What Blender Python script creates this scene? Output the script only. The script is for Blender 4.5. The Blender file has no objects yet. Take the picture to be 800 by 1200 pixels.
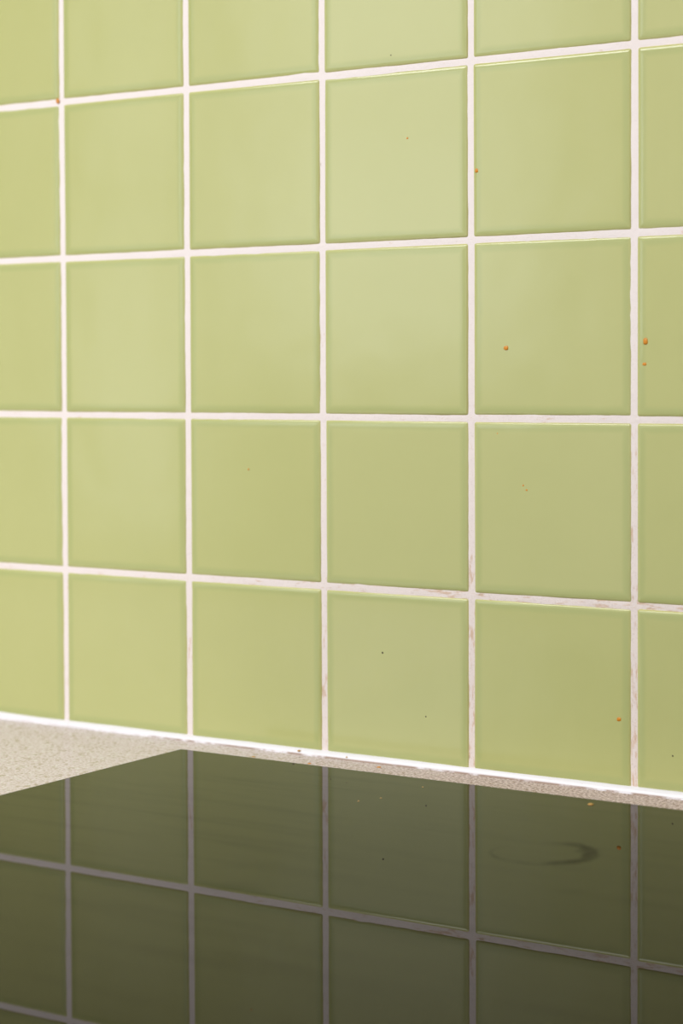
import bpy, bmesh, math, random
from mathutils import Matrix, Vector, noise

random.seed(7)
sc = bpy.context.scene
col = sc.collection

# ---------------------------------------------------------------- camera
cd = bpy.data.cameras.new('camera')
cam = bpy.data.objects.new('camera', cd)
col.objects.link(cam)
Rr = Vector((0.8378846, 0.5458332, -0.0039434))      # camera right
Rd = Vector((0.0145294, -0.0295241, -0.9994584))     # camera down
Rf = Vector((-0.5456541, 0.8373735, -0.0326684))     # camera forward
CAM = Vector((0.8615, -0.9951, 1.1254))
M = Matrix.Identity(4)
for i in range(3):
    M[i][0] = Rr[i]
    M[i][1] = -Rd[i]
    M[i][2] = -Rf[i]
    M[i][3] = CAM[i]
cam.matrix_world = M
cd.sensor_fit = 'VERTICAL'
cd.sensor_height = 36.0
cd.lens = 2376.2 / 1200.0 * 36.0
cd.shift_y = -0.0682
cd.clip_start = 0.02
cd.dof.use_dof = True
cd.dof.focus_distance = 1.13
cd.dof.aperture_fstop = 6.3
sc.camera = cam

# ---------------------------------------------------------------- world, lights, exposure
sc.view_settings.view_transform = 'Standard'
sc.view_settings.look = 'None'
sc.view_settings.gamma = 1.0
sc.view_settings.use_curve_mapping = False
sc.view_settings.exposure = 0.0
w = bpy.data.worlds.new('world')
sc.world = w
w.use_nodes = True
bg = w.node_tree.nodes['Background']
bg.inputs['Color'].default_value = (0.80, 0.88, 1.0, 1)
bg.inputs['Strength'].default_value = 1.0


def area(name, loc, aim, sx, sy, power, color):
    l = bpy.data.lights.new(name, 'AREA')
    l.shape = 'RECTANGLE'
    l.size, l.size_y = sx, sy
    l.energy = power
    l.color = color
    o = bpy.data.objects.new(name, l)
    col.objects.link(o)
    o.location = loc
    o.rotation_euler = (Vector(aim) - Vector(loc)).to_track_quat('-Z', 'Y').to_euler()
    return o


RX0, RX1, RY0, RZ1 = -3.3, 2.4, -2.9, 2.5
# windows in the opposite wall: (x0, x1, z0, z1)
WINDOWS = [(-2.42, -2.14, 0.72, 2.25), (-1.98, -1.12, 1.12, 2.25)]
RAD = 2.0                                              # brightness of the daylight in them
for wx0, wx1, wz0, wz1 in WINDOWS:
    sx, sz = wx1 - wx0 - 0.06, wz1 - wz0 - 0.06
    area('window_light', ((wx0 + wx1) / 2, RY0 + 0.02, (wz0 + wz1) / 2),
         ((wx0 + wx1) / 2, 0, (wz0 + wz1) / 2), sx, sz, RAD * math.pi * sx * sz, (0.96, 0.98, 1.0))
# added fill light below the ceiling, gives the base level on the tiles
area('ceiling_fill', (-0.2, -1.7, RZ1 - 0.06), (-0.2, -1.7, 0), 1.8, 1.1, 63, (1.0, 0.985, 0.985))

# ---------------------------------------------------------------- node helpers


class NT:
    def __init__(self, name):
        self.m = bpy.data.materials.new(name)
        self.m.use_nodes = True
        self.t = self.m.node_tree
        self.b = self.t.nodes['Principled BSDF']

    def n(self, typ, **kw):
        nd = self.t.nodes.new(typ)
        for k, v in kw.items():
            setattr(nd, k, v)
        return nd

    def link(self, a, b):
        self.t.links.new(a, b)

    def put(self, sock, v):
        if isinstance(v, bpy.types.NodeSocket):
            self.link(v, sock)
        else:
            sock.default_value = v

    def math(self, op, a, b=None, c=None, clamp=False):
        nd = self.n('ShaderNodeMath', operation=op)
        nd.use_clamp = clamp
        self.put(nd.inputs[0], a)
        if b is not None:
            self.put(nd.inputs[1], b)
        if c is not None:
            self.put(nd.inputs[2], c)
        return nd.outputs[0]

    def pos(self):
        return self.n('ShaderNodeNewGeometry').outputs['Position']

    def objco(self):
        return self.n('ShaderNodeTexCoord').outputs['Object']

    def mapping(self, v, scale=(1, 1, 1), rot=(0, 0, 0), loc=(0, 0, 0)):
        nd = self.n('ShaderNodeMapping')
        self.put(nd.inputs['Vector'], v)
        nd.inputs['Scale'].default_value = scale
        nd.inputs['Rotation'].default_value = rot
        nd.inputs['Location'].default_value = loc
        return nd.outputs[0]

    def noise(self, v, scale, detail=3, rough=0.5, dist=0.0):
        nd = self.n('ShaderNodeTexNoise')
        self.put(nd.inputs['Vector'], v)
        nd.inputs['Scale'].default_value = scale
        nd.inputs['Detail'].default_value = detail
        nd.inputs['Roughness'].default_value = rough
        nd.inputs['Distortion'].default_value = dist
        return nd.outputs[0]

    def voronoi(self, v, scale):
        nd = self.n('ShaderNodeTexVoronoi')
        self.put(nd.inputs['Vector'], v)
        nd.inputs['Scale'].default_value = scale
        return nd

    def ramp(self, fac, stops, interp='LINEAR'):
        nd = self.n('ShaderNodeValToRGB')
        cr = nd.color_ramp
        cr.interpolation = interp
        while len(cr.elements) > len(stops):
            cr.elements.remove(cr.elements[-1])
        while len(cr.elements) < len(stops):
            cr.elements.new(0.5)
        for e, (p, c) in zip(cr.elements, stops):
            e.position = p
            e.color = c if len(c) == 4 else (*c, 1)
        self.put(nd.inputs[0], fac)
        return nd.outputs[0]

    def smooth(self, v, a, b, lo=0.0, hi=1.0):
        nd = self.n('ShaderNodeMapRange')
        nd.interpolation_type = 'SMOOTHSTEP'
        self.put(nd.inputs[0], v)
        nd.inputs[1].default_value = a
        nd.inputs[2].default_value = b
        nd.inputs[3].default_value = lo
        nd.inputs[4].default_value = hi
        return nd.outputs[0]

    def mix(self, fac, a, b, blend='MIX'):
        nd = self.n('ShaderNodeMix', data_type='RGBA', blend_type=blend)
        self.put(nd.inputs[0], fac)
        self.put(nd.inputs[6], a if isinstance(a, bpy.types.NodeSocket) else (*a, 1))
        self.put(nd.inputs[7], b if isinstance(b, bpy.types.NodeSocket) else (*b, 1))
        return nd.outputs[2]

    def xyz(self, v):
        nd = self.n('ShaderNodeSeparateXYZ')
        self.put(nd.inputs[0], v)
        return nd.outputs

    def bump(self, h, strength, dist):
        nd = self.n('ShaderNodeBump')
        nd.inputs['Strength'].default_value = strength
        nd.inputs['Distance'].default_value = dist
        self.put(nd.inputs['Height'], h)
        return nd.outputs[0]

    def set(self, **kw):
        for k, v in kw.items():
            s = self.b.inputs[k.replace('_', ' ')]
            if isinstance(v, tuple) and len(v) == 3:
                v = (*v, 1)
            self.put(s, v)


def plain(name, c, rough):
    m = NT(name)
    f = m.noise(m.objco(), 6, 3)
    m.set(Base_Color=m.mix(f, tuple(x * 0.96 for x in c), c), Roughness=rough)
    return m.m


# ---------------------------------------------------------------- materials
P = 0.1                                                # tile spacing
HALF = 0.0486                                          # half a tile


def mat_tile():
    m = NT('green_glaze')
    p = m.pos()
    oi = m.n('ShaderNodeObjectInfo').outputs['Random']
    cloud = m.noise(m.mapping(p, (1, 1, 0.5)), 22, 3, 0.55)
    c = m.mix(cloud, (0.465, 0.495, 0.195), (0.505, 0.530, 0.222))
    c = m.mix(oi, c, m.mix(0.5, c, (0.52, 0.55, 0.26)))
    # edge reflections put into the colour: greener band inside rim, light yellow on it
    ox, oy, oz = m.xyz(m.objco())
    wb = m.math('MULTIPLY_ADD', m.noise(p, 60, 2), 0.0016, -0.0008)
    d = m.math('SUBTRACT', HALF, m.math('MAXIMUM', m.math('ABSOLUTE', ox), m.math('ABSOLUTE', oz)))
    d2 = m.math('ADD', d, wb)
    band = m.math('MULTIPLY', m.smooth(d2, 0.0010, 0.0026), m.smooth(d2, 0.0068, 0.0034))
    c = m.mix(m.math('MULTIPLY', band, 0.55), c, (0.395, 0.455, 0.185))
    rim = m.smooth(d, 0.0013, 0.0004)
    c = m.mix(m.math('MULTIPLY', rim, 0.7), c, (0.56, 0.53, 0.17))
    # slow waviness of the poured glaze
    h = m.noise(p, 26, 1, 0.4)
    m.set(Base_Color=c, Roughness=m.math('MULTIPLY_ADD', rim, 0.35, 0.14), Specular_IOR_Level=0.5, Normal=m.bump(h, 0.5, 0.0006))
    return m.m


def mat_grout(name, vertical):
    m = NT(name)
    p = m.pos()
    x, y, z = m.xyz(p)
    along = (1, 1, 0.2) if vertical else (0.2, 1, 1)
    fine = m.noise(p, 900, 4, 0.7)
    mid = m.noise(p, 150, 4, 0.65)
    run = m.noise(m.mapping(p, along), 640, 3, 0.6)      # streaks that follow the joint
    big = m.noise(p, 30, 3, 0.6)
    # splashes sit low on the wall behind the hob
    low = m.smooth(z, 1.24, 0.91, 0.06, 1.0)
    right = m.smooth(x, 0.0, 0.36, 0.40, 1.0)
    amt = m.math('MULTIPLY', low, right)
    c = m.mix(m.math('MULTIPLY', amt, 0.5), (0.86, 0.81, 0.81), (0.80, 0.685, 0.625))
    c = m.mix(m.math('MULTIPLY', m.smooth(fine, 0.54, 0.72), m.math('MULTIPLY_ADD', amt, 0.45, 0.10)), c, (0.52, 0.44, 0.39))
    f1 = m.math('ADD', m.math('MULTIPLY', big, 0.45), m.math('MULTIPLY', run, 0.55))
    s = m.smooth(m.math('MULTIPLY_ADD', amt, 0.12, f1), 0.615, 0.72)
    c = m.mix(m.math('MULTIPLY', s, 0.6), c, (0.58, 0.35, 0.17))
    f2 = m.math('ADD', m.math('MULTIPLY', mid, 0.6), m.math('MULTIPLY', run, 0.4))
    s2 = m.smooth(m.math('MULTIPLY_ADD', amt, 0.05, f2), 0.66, 0.72)
    c = m.mix(m.math('MULTIPLY', s2, 0.55), c, (0.34, 0.24, 0.16))
    m.set(Base_Color=c, Roughness=0.75, Normal=m.bump(m.math('ADD', fine, mid), 0.35, 0.0006))
    return m.m


def mat_silicone():
    m = NT('white_silicone')
    p = m.pos()
    x, y, z = m.xyz(p)
    n1 = m.noise(m.mapping(p, (1, 1, 1)), 55, 4, 0.6)
    n2 = m.noise(p, 700, 3, 0.6)
    edge = m.math('MULTIPLY', m.smooth(z, 0.9014, 0.9004), m.smooth(x, 0.03, 0.10, 0.25, 1.0))
    dirt = m.math('MULTIPLY', edge, m.smooth(n1, 0.36, 0.54))
    tint = m.smooth(m.noise(p, 38, 3), 0.5, 0.75, 0.0, 0.25)
    c = m.mix(tint, (0.83, 0.835, 0.885), (0.78, 0.73, 0.71))
    c = m.mix(m.math('MULTIPLY', dirt, 0.85), c, (0.27, 0.15, 0.07))
    c = m.mix(m.smooth(n2, 0.68, 0.75, 0, 0.35), c, (0.45, 0.36, 0.30))
    m.set(Base_Color=c, Roughness=0.32, Normal=m.bump(n1, 0.3, 0.001))
    return m.m


def mat_counter():
    m = NT('speckled_worktop')
    p = m.pos()
    x, y, z = m.xyz(p)
    a = m.noise(p, 620, 2, 0.6)
    b = m.noise(m.mapping(p, (1, 1, 1), (0, 0, 0), (3, 5, 1)), 900, 2, 0.6)
    v = m.voronoi(p, 520)
    vr = m.xyz(v.outputs['Color'])
    c = m.ramp(a, [(0.30, (0.38, 0.31, 0.235)), (0.44, (0.66, 0.57, 0.56)), (0.58, (0.755, 0.685, 0.73)), (0.72, (0.85, 0.79, 0.85))])
    c = m.mix(m.smooth(vr[0], 0.86, 0.93, 0, 0.75), c, (0.37, 0.30, 0.18))
    c = m.mix(m.smooth(vr[1], 0.90, 0.95, 0, 0.7), c, (0.80, 0.79, 0.78))
    c = m.mix(m.smooth(b, 0.66, 0.74, 0, 0.7), c, (0.24, 0.20, 0.15))
    # grime trapped in the strip behind the hob
    strip = m.math('MULTIPLY', m.smooth(y, -0.055, -0.040), m.smooth(x, 0.12, 0.34, 0.1, 1.0))
    c = m.mix(m.math('MULTIPLY', strip, 0.7), c, m.mix(m.smooth(a, 0.35, 0.65), (0.26, 0.17, 0.13), (0.74, 0.62, 0.56)))
    m.set(Base_Color=c, Roughness=m.math('MULTIPLY_ADD', strip, 0.35, 0.33), Specular_IOR_Level=m.math('MULTIPLY_ADD', strip, -0.17, 0.20), Normal=m.bump(a, 0.08, 0.0004))
    return m.m


def mat_hob():
    m = NT('black_ceramic_glass')
    p = m.pos()
    x, y, z = m.xyz(p)
    # wiping streaks run along the width of the hob as the cloth went
    st = m.noise(m.mapping(p, (6, 60, 1), (0, 0, math.radians(-33))), 1.0, 4, 0.6)
    st2 = m.noise(m.mapping(p, (9, 150, 1), (0, 0, math.radians(-33)), (2, 1, 0)), 1.0, 3, 0.6)
    film = m.math('MULTIPLY_ADD', m.smooth(st, 0.48, 0.72), 0.26, m.math('MULTIPLY', m.smooth(st2, 0.52, 0.74), 0.20))
    # broken ring left by a wet pan foot
    dx = m.math('SUBTRACT', x, 0.4285)
    dy = m.math('SUBTRACT', y, -0.1640)
    wob = m.noise(p, 90, 3, 0.6)
    rad = m.math('SQRT', m.math('ADD', m.math('MULTIPLY', dx, dx), m.math('MULTIPLY', dy, dy)))
    rad = m.math('ADD', rad, m.math('MULTIPLY_ADD', wob, 0.010, -0.005))
    # direction weight: thickest towards +x +y, open towards -x
    cosw = m.math('DIVIDE', m.math('ADD', m.math('MULTIPLY', dx, 0.80), m.math('MULTIPLY', dy, 0.60)), 0.022)
    wid = m.smooth(cosw, -0.6, 1.1, 0.0011, 0.0062)
    d = m.math('ABSOLUTE', m.math('SUBTRACT', rad, m.smooth(cosw, 0.2, 1.1, 0.0215, 0.0235)))
    ring = m.math('SUBTRACT', 1.0, m.math('DIVIDE', d, wid), clamp=True)
    ring = m.smooth(ring, 0.0, 0.7)
    gapw = m.math('ADD', m.math('MULTIPLY', dx, -0.82), m.math('MULTIPLY', dy, 0.57))
    ring = m.math('MULTIPLY', ring, m.smooth(gapw, 0.020, 0.006, 0.12, 1.0))
    ring = m.math('MULTIPLY', ring, m.smooth(wob, 0.25, 0.5, 0.6, 1.0))
    # a second soft smear and cloudy patches
    def blob(cx, cy, ax, ay, ang):
        ca, sa = math.cos(ang), math.sin(ang)
        ex, ey = m.math('SUBTRACT', x, cx), m.math('SUBTRACT', y, cy)
        u = m.math('ADD', m.math('MULTIPLY', ex, ca / ax), m.math('MULTIPLY', ey, sa / ax))
        v = m.math('ADD', m.math('MULTIPLY', ex, -sa / ay), m.math('MULTIPLY', ey, ca / ay))
        r = m.math('SQRT', m.math('ADD', m.math('MULTIPLY', u, u), m.math('MULTIPLY', v, v)))
        return m.smooth(m.math('ADD', r, m.math('MULTIPLY_ADD', wob, 1.2, -0.6)), 1.0, 0.2)
    s1 = m.math('MULTIPLY', blob(0.474, -0.219, 0.010, 0.004, 0.6), 0.35)
    s2 = m.math('MULTIPLY', blob(0.345, -0.292, 0.030, 0.014, 0.6), 0.28)
    s3 = m.math('MULTIPLY', blob(0.330, -0.255, 0.020, 0.010, 0.9), 0.22)
    mask = m.math('MAXIMUM', m.math('MAXIMUM', m.math('MULTIPLY', m.math('MAXIMUM', ring, m.math('MULTIPLY', blob(0.4478, -0.1500, 0.0085, 0.0052, 0.35), 0.9)), 0.85), s1), m.math('MAXIMUM', s2, s3))
    mask = m.math('MAXIMUM', mask, film)
    spec = m.math('MULTIPLY_ADD', mask, -0.5, 0.5, clamp=True)
    c = m.mix(mask, (0.007, 0.005, 0.003), (0.016, 0.014, 0.010))
    m.set(Base_Color=c, Roughness=0.0, Specular_IOR_Level=spec, IOR=1.2)
    return m.m


def mat_speck(name, c, rough=0.35):
    m = NT(name)
    n = m.noise(m.objco(), 900, 3)
    m.set(Base_Color=m.mix(n, tuple(v * 0.6 for v in c), c), Roughness=rough)
    return m.m


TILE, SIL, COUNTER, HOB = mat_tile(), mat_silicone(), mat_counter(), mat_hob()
GROUT = mat_grout('white_grout_level', False)
GROUT_UP = mat_grout('white_grout_upright', True)
ORANGE = mat_speck('dried_orange_sauce', (0.82, 0.32, 0.02))
DARK = mat_speck('dried_dark_residue', (0.07, 0.05, 0.025), 0.6)
TAN = mat_speck('dried_tan_crumb', (0.62, 0.36, 0.10))
PAINT = plain('white_wall_paint', (0.74, 0.72, 0.69), 0.8)
CEIL = plain('ceiling_paint', (0.80, 0.79, 0.77), 0.85)
FLOOR = plain('floor_vinyl', (0.33, 0.27, 0.21), 0.5)
FRAME = plain('window_frame_paint', (0.80, 0.80, 0.79), 0.4)
CARC = plain('cabinet_laminate', (0.74, 0.72, 0.68), 0.5)
RUBBER = plain('black_gasket', (0.02, 0.02, 0.02), 0.7)


def link(name, bm, mat, parent=None, smooth=False):
    me = bpy.data.meshes.new(name)
    bm.to_mesh(me)
    bm.free()
    me.materials.append(mat)
    if smooth:
        for p in me.polygons:
            p.use_smooth = True
    o = bpy.data.objects.new(name, me)
    col.objects.link(o)
    o.parent = parent
    return o


def box(bm, x0, x1, y0, y1, z0, z1):
    r = bmesh.ops.create_cube(bm, size=1)
    bmesh.ops.scale(bm, vec=(x1 - x0, y1 - y0, z1 - z0), verts=r['verts'])
    bmesh.ops.translate(bm, vec=((x0 + x1) / 2, (y0 + y1) / 2, (z0 + z1) / 2), verts=r['verts'])
    return r['verts']


def structure(o, label):
    o['kind'] = 'structure'
    o['label'] = label
    return o


# ---------------------------------------------------------------- room shell
TT = 0.0065                                            # tile face stands this far in front of the wall
bm = bmesh.new(); box(bm, RX0, RX1, RY0, TT, -0.1, 0.0)
structure(link('floor', bm, FLOOR), 'brown vinyl kitchen floor')
bm = bmesh.new(); box(bm, RX0, RX1, RY0, TT, RZ1, RZ1 + 0.1)
structure(link('ceiling', bm, CEIL), 'white painted kitchen ceiling')
bm = bmesh.new(); box(bm, RX0, RX1, TT, 0.12, 0.0, RZ1)
wall = structure(link('wall_back', bm, PAINT), 'kitchen wall faced with glossy green square tiles and white grout')
bm = bmesh.new(); box(bm, RX0 - 0.1, RX0, RY0, TT, 0.0, RZ1)
structure(link('wall_left', bm, PAINT), 'plain white side wall of the kitchen')
bm = bmesh.new(); box(bm, RX1, RX1 + 0.1, RY0, TT, 0.0, RZ1)
structure(link('wall_right', bm, PAINT), 'plain white wall on the right side')
bm = bmesh.new()
xs = RX0
for wx0, wx1, wz0, wz1 in WINDOWS:
    box(bm, xs, wx0, RY0 - 0.12, RY0, 0, RZ1)
    box(bm, wx0, wx1, RY0 - 0.12, RY0, 0, wz0)
    box(bm, wx0, wx1, RY0 - 0.12, RY0, wz1, RZ1)
    xs = wx1
box(bm, xs, RX1, RY0 - 0.12, RY0, 0, RZ1)
structure(link('wall_front', bm, PAINT), 'white wall with two windows facing the tiles')
f = 0.045
for i, (wx0, wx1, wz0, wz1) in enumerate(WINDOWS):
    bm = bmesh.new()
    box(bm, wx0, wx0 + f, RY0 - 0.08, RY0 + 0.01, wz0, wz1)
    box(bm, wx1 - f, wx1, RY0 - 0.08, RY0 + 0.01, wz0, wz1)
    box(bm, wx0 + f, wx1 - f, RY0 - 0.08, RY0 + 0.01, wz0, wz0 + f)
    box(bm, wx0 + f, wx1 - f, RY0 - 0.08, RY0 + 0.01, wz1 - f, wz1)
    zm = wz0 + (wz1 - wz0) * 0.55
    box(bm, wx0 + f, wx1 - f, RY0 - 0.03, RY0 + 0.03, zm - 0.02, zm + 0.02)
    structure(link('window_%d' % (i + 1), bm, FRAME), ('narrow tall white window frame', 'wide white window frame')[i] + ' opposite the tiled wall')

# ---------------------------------------------------------------- tiled wall
ZTOP = 1.301233                                        # grout line of row 0


def tile_mesh():
    # rings: (inset from the outer edge, depth behind the face)
    rings = [(0.0, 0.0050), (0.0, 0.0022), (0.00022, 0.0012), (0.0007, 0.00052), (0.0015, 0.00017), (0.0027, 0.00002), (0.0042, -0.00003), (0.0075, 0.0)]
    bm = bmesh.new()
    prev = None
    for k, (ins, dep) in enumerate(rings):
        h = HALF - ins
        cr = max(0.0016 - ins, 0.0004)
        vs = []
        for cx, cz, a0 in ((1, 1, 0), (-1, 1, 90), (-1, -1, 180), (1, -1, 270)):
            for a in (0, 45, 90):
                t = math.radians(a0 + a)
                vs.append(bm.verts.new((cx * (h - cr) + cr * math.cos(t), dep, cz * (h - cr) + cr * math.sin(t))))
        if prev:
            n = len(vs)
            for i in range(n):
                bm.faces.new((prev[i], vs[i], vs[(i + 1) % n], prev[(i + 1) % n]))
        prev = vs
    bm.faces.new(prev)
    bm.normal_update()
    for fc in bm.faces:
        if fc.normal.y > 0:
            fc.normal_flip()
    bmesh.ops.recalc_face_normals(bm, faces=bm.faces[:])
    me = bpy.data.meshes.new('tile')
    bm.to_mesh(me); bm.free()
    # open back: make sure the face looks into the room (-y)
    if me.polygons[len(me.polygons) - 1].normal.y > 0:
        me.flip_normals()
    for p in me.polygons:
        p.use_smooth = True
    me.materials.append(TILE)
    return me


TM = tile_mesh()
COLS = range(-9, 13)
ROWS = range(-4, 4)                                    # row r lies below grout line r
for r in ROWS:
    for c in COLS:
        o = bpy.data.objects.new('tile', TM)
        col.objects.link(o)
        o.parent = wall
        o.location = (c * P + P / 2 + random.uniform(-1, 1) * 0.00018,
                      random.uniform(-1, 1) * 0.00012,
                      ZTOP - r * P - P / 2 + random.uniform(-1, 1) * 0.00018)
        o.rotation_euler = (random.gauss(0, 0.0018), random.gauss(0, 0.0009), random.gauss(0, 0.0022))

# grout: strips that fill the joints, their surface a little behind the glaze and uneven
bm = bmesh.new()
GD = 0.00062


def gdepth(x, z):
    n = noise.noise(Vector((x * 160, z * 160, 0.3))) * 0.00022 + noise.noise(Vector((x * 45, z * 45, 9.1))) * 0.00018
    return max(GD + n, 0.00025)


X0, X1 = COLS[0] * P, (COLS[-1] + 1) * P
Z0, Z1 = ZTOP - 4 * P, ZTOP + 4 * P
OFFS = (-0.0031, -0.0012, 0.0012, 0.0031)


def strip(horizontal, k0, a0, a1, step=0.004):
    n = max(2, round((a1 - a0) / step))
    prev = None
    for i in range(n + 1):
        a = a0 + (a1 - a0) * i / n
        row = []
        for j, of in enumerate(OFFS):
            x, z = (a, k0 + of) if horizontal else (k0 + of, a)
            d = gdepth(x, z) + (0.00012 if j in (0, 3) else 0.0)
            row.append(bm.verts.new((x, d, z)))
        if prev:
            for j in range(3):
                q = (prev[j], row[j], row[j + 1], prev[j + 1])
                fc = bm.faces.new(q if horizontal else tuple(reversed(q)))
                fc.material_index = 0 if horizontal else 1
        prev = row


for r in range(-4, 5):
    strip(True, ZTOP - r * P, X0, X1)
for c in range(COLS[0], COLS[-1] + 2):
    strip(False, c * P, Z0, Z1)
bmesh.ops.recalc_face_normals(bm, faces=bm.faces[:])
g = link('grout', bm, GROUT, wall, True)
g.data.materials.append(GROUT_UP)
g['label'] = 'white cement grout between the tiles, stained brown near the hob'


def speck(name, parent, loc, r, mat, normal, squash=0.45, seed=0):
    rnd = random.Random(seed)
    bm = bmesh.new()
    bmesh.ops.create_icosphere(bm, subdivisions=2, radius=r)
    for v in bm.verts:
        k = 1 + 0.28 * noise.noise(v.co.normalized() * 1.6 + Vector((seed * 3.1, 0, 0)))
        v.co *= k
    sx = rnd.uniform(0.85, 1.2)
    if normal == 'wall':
        bmesh.ops.scale(bm, vec=(sx, squash, 1 / sx), verts=bm.verts)
    else:
        bmesh.ops.scale(bm, vec=(sx, 1 / sx, squash), verts=bm.verts)
    o = link(name, bm, mat, parent, True)
    o.location = loc
    return o


# dried splashes on the wall
for i, (x, z, r, mt) in enumerate([
        (0.3225, 1.1405, 0.0014, ORANGE), (0.4066, 1.1432, 0.0017, ORANGE), (0.4061, 1.1310, 0.0011, ORANGE),
        (0.3040, 1.2398, 0.0013, ORANGE), (-0.0029, 1.3022, 0.0016, ORANGE), (0.3913, 0.9393, 0.0013, ORANGE),
        (0.2587, 1.2609, 0.0006, ORANGE), (0.1459, 1.0692, 0.0006, ORANGE), (0.3331, 1.0643, 0.0006, ORANGE),
        (0.3352, 1.0618, 0.0006, ORANGE), (0.2480, 1.3089, 0.0007, DARK), (0.4226, 0.9225, 0.0005, DARK),
        (0.2409, 0.9647, 0.0006, DARK), (0.3170, 1.0930, 0.0006, ORANGE), (0.2700, 0.9300, 0.0005, DARK)]):
    speck('food_speck', wall, (x, 0.0000, z), r, mt, 'wall', 0.28, i)

# ---------------------------------------------------------------- worktop and what carries it
CT = 0.900
bm = bmesh.new()
vs = box(bm, RX0 + 0.01, RX1 - 0.01, -0.635, TT - 0.0003, CT - 0.038, CT)
edge = [e for e in bm.edges if all(abs(v.co.y + 0.635) < 1e-6 and abs(v.co.z - CT) < 1e-6 for v in e.verts)]
bmesh.ops.bevel(bm, geom=edge, offset=0.004, segments=3, affect='EDGES')
ct = link('countertop', bm, COUNTER)
ct['label'] = 'beige speckled worktop running along the tiled wall under the hob'
ct['category'] = 'countertop'
bm = bmesh.new()
box(bm, RX0 + 0.01, RX1 - 0.01, -0.60, 0.0, 0.10, CT - 0.038)
box(bm, RX0 + 0.03, RX1 - 0.03, -0.55, 0.0, 0.0, 0.10)
cb = link('base_cabinet', bm, CARC)
cb['label'] = 'pale laminate base cabinet carrying the speckled worktop'
cb['category'] = 'cabinet'

# silicone bead in the corner between tiles and worktop
bm = bmesh.new()
prev = None
n = 900
sx0, sx1 = -0.9, 1.3
for i in range(n + 1):
    x = sx0 + (sx1 - sx0) * i / n
    a = noise.noise(Vector((x * 14, 0, 0)))
    b = noise.noise(Vector((x * 60, 4, 0)))
    wide = 1.0 + (0.5 if x < 0.22 else 0.5 - min(1, (x - 0.22) / 0.06) * 0.42 + (0.3 * min(1, max(0, (x - 0.33) / 0.05))))
    hz = 0.0036 + 0.00035 * a + 0.00022 * b + (0.0007 * math.exp(-((x + 0.06) / 0.03) ** 2))
    wy = (0.0022 + 0.0003 * a + 0.00025 * b) * wide
    row = [bm.verts.new((x, 0.0040, CT + hz + 0.0002)), bm.verts.new((x, -0.0002, CT + hz))]
    for t in (0.2, 0.4, 0.6, 0.8):
        # gently bulging quarter profile
        ang = t * math.pi / 2
        row.append(bm.verts.new((x, -wy * (0.25 * t + 0.75 * math.sin(ang)) , CT + hz * (0.25 * (1 - t) + 0.75 * math.cos(ang)))))
    row.append(bm.verts.new((x, -wy, CT - 0.0003)))
    if prev:
        for j in range(len(row) - 1):
            bm.faces.new((prev[j], prev[j + 1], row[j + 1], row[j]))
    prev = row
bmesh.ops.recalc_face_normals(bm, faces=bm.faces[:])
tr = structure(link('trim_1', bm, SIL, None, True), 'white silicone sealant bead along the foot of the tiles')
if tr.data.polygons[3].normal.y > 0:
    tr.data.flip_normals()
for i, (x, y, z, r, mt) in enumerate([
        (0.1836, -0.0020, 0.9022, 0.0014, TAN), (0.2175, -0.0024, 0.9018, 0.0009, TAN)]):
    speck('stain', tr, (x, y, z), r, mt, 'top', 0.35, 40 + i)

for i, (x, y, r, mt) in enumerate([
        (0.2050, -0.0230, 0.0012, ORANGE), (0.2450, -0.0110, 0.0013, ORANGE), (0.1650, -0.0230, 0.0012, TAN),
        (0.1890, -0.0095, 0.0005, DARK)]):
    speck('food_speck', ct, (x, y, CT), r, mt, 'top', 0.4, 60 + i)

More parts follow.
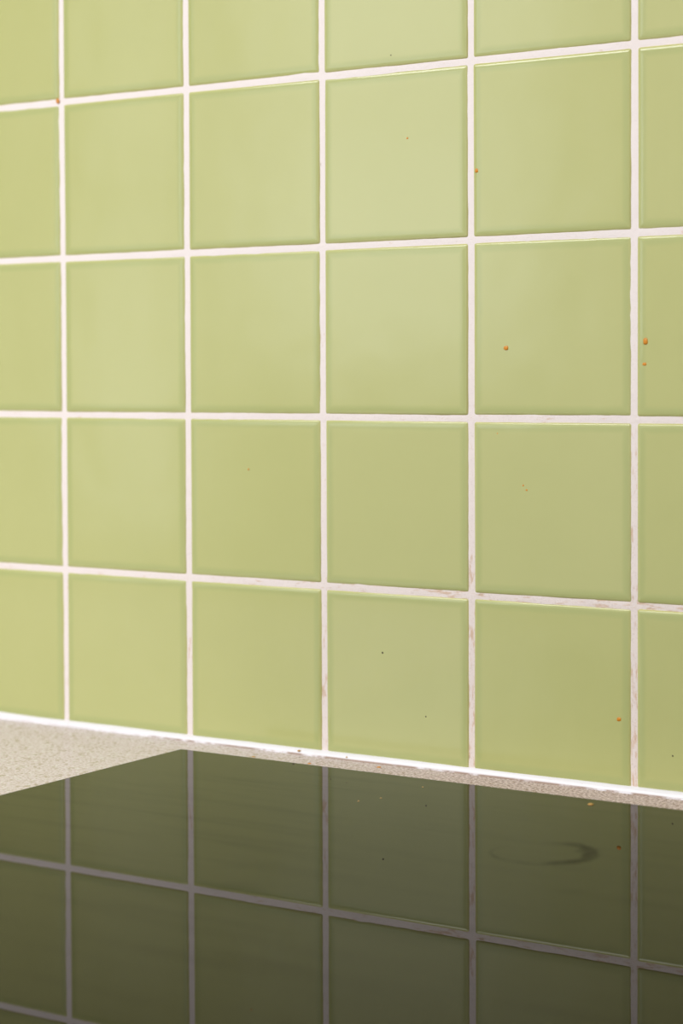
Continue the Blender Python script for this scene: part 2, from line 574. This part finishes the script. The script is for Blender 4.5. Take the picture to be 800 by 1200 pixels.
# ---------------------------------------------------------------- hob
HZ = 0.9043
HX0, HX1, HY1, HY0 = 0.1268, 0.7168, -0.0436, -0.5636
hob = bpy.data.objects.new('ceramic_hob', None)
col.objects.link(hob)
hob.location = ((HX0 + HX1) / 2, (HY0 + HY1) / 2, CT)
hob['label'] = 'black glass ceramic hob lying on the speckled worktop, reflecting the green tiles'
hob['category'] = 'hob'
off = hob.location


def lrect(bm, x0, x1, y0, y1, z0, z1, rad, cham):
    rings = [(0, z0), (0, z1 - cham), (cham * 0.3, z1 - cham * 0.3), (cham, z1)]
    prev = None
    first = None
    for ins, z in rings:
        vs = []
        for cx, cy, a0 in ((x1, y1, 0), (x0, y1, 90), (x0, y0, 180), (x1, y0, 270)):
            sxn = 1 if cx == x1 else -1
            syn = 1 if cy == y1 else -1
            for a in (0, 30, 60, 90):
                t = math.radians(a0 + a)
                vs.append(bm.verts.new((cx - sxn * rad + (rad - ins) * math.cos(t) - off.x,
                                        cy - syn * rad + (rad - ins) * math.sin(t) - off.y, z - off.z)))
        k = len(vs)
        if prev:
            for i in range(k):
                bm.faces.new((prev[i], prev[(i + 1) % k], vs[(i + 1) % k], vs[i]))
        else:
            first = vs
        prev = vs
    bm.faces.new(prev)
    bm.faces.new(list(reversed(first)))
    bmesh.ops.recalc_face_normals(bm, faces=bm.faces[:])


bm = bmesh.new()
lrect(bm, HX0, HX1, HY0, HY1, CT + 0.0008, HZ, 0.0022, 0.0006)
link('glass_plate', bm, HOB, hob)
bm = bmesh.new()
lrect(bm, HX0 + 0.006, HX1 - 0.006, HY0 + 0.006, HY1 - 0.006, CT + 0.0001, CT + 0.0008, 0.004, 0.0002)
link('gasket', bm, RUBBER, hob)
for i, (x, y, r, mt) in enumerate([
        (0.4020, -0.0564, 0.0016, TAN), (0.2100, -0.0470, 0.0008, DARK), (0.2962, -0.1127, 0.0006, TAN),
        (0.3060, -0.0640, 0.0005, TAN), (0.2520, -0.0720, 0.0005, DARK), (0.2650, -0.0760, 0.0004, DARK),
        (0.3020, -0.1000, 0.0005, TAN)]):
    speck('food_speck', hob, (x - off.x, y - off.y, HZ - off.z), r, mt, 'top', 0.5, 80 + i)
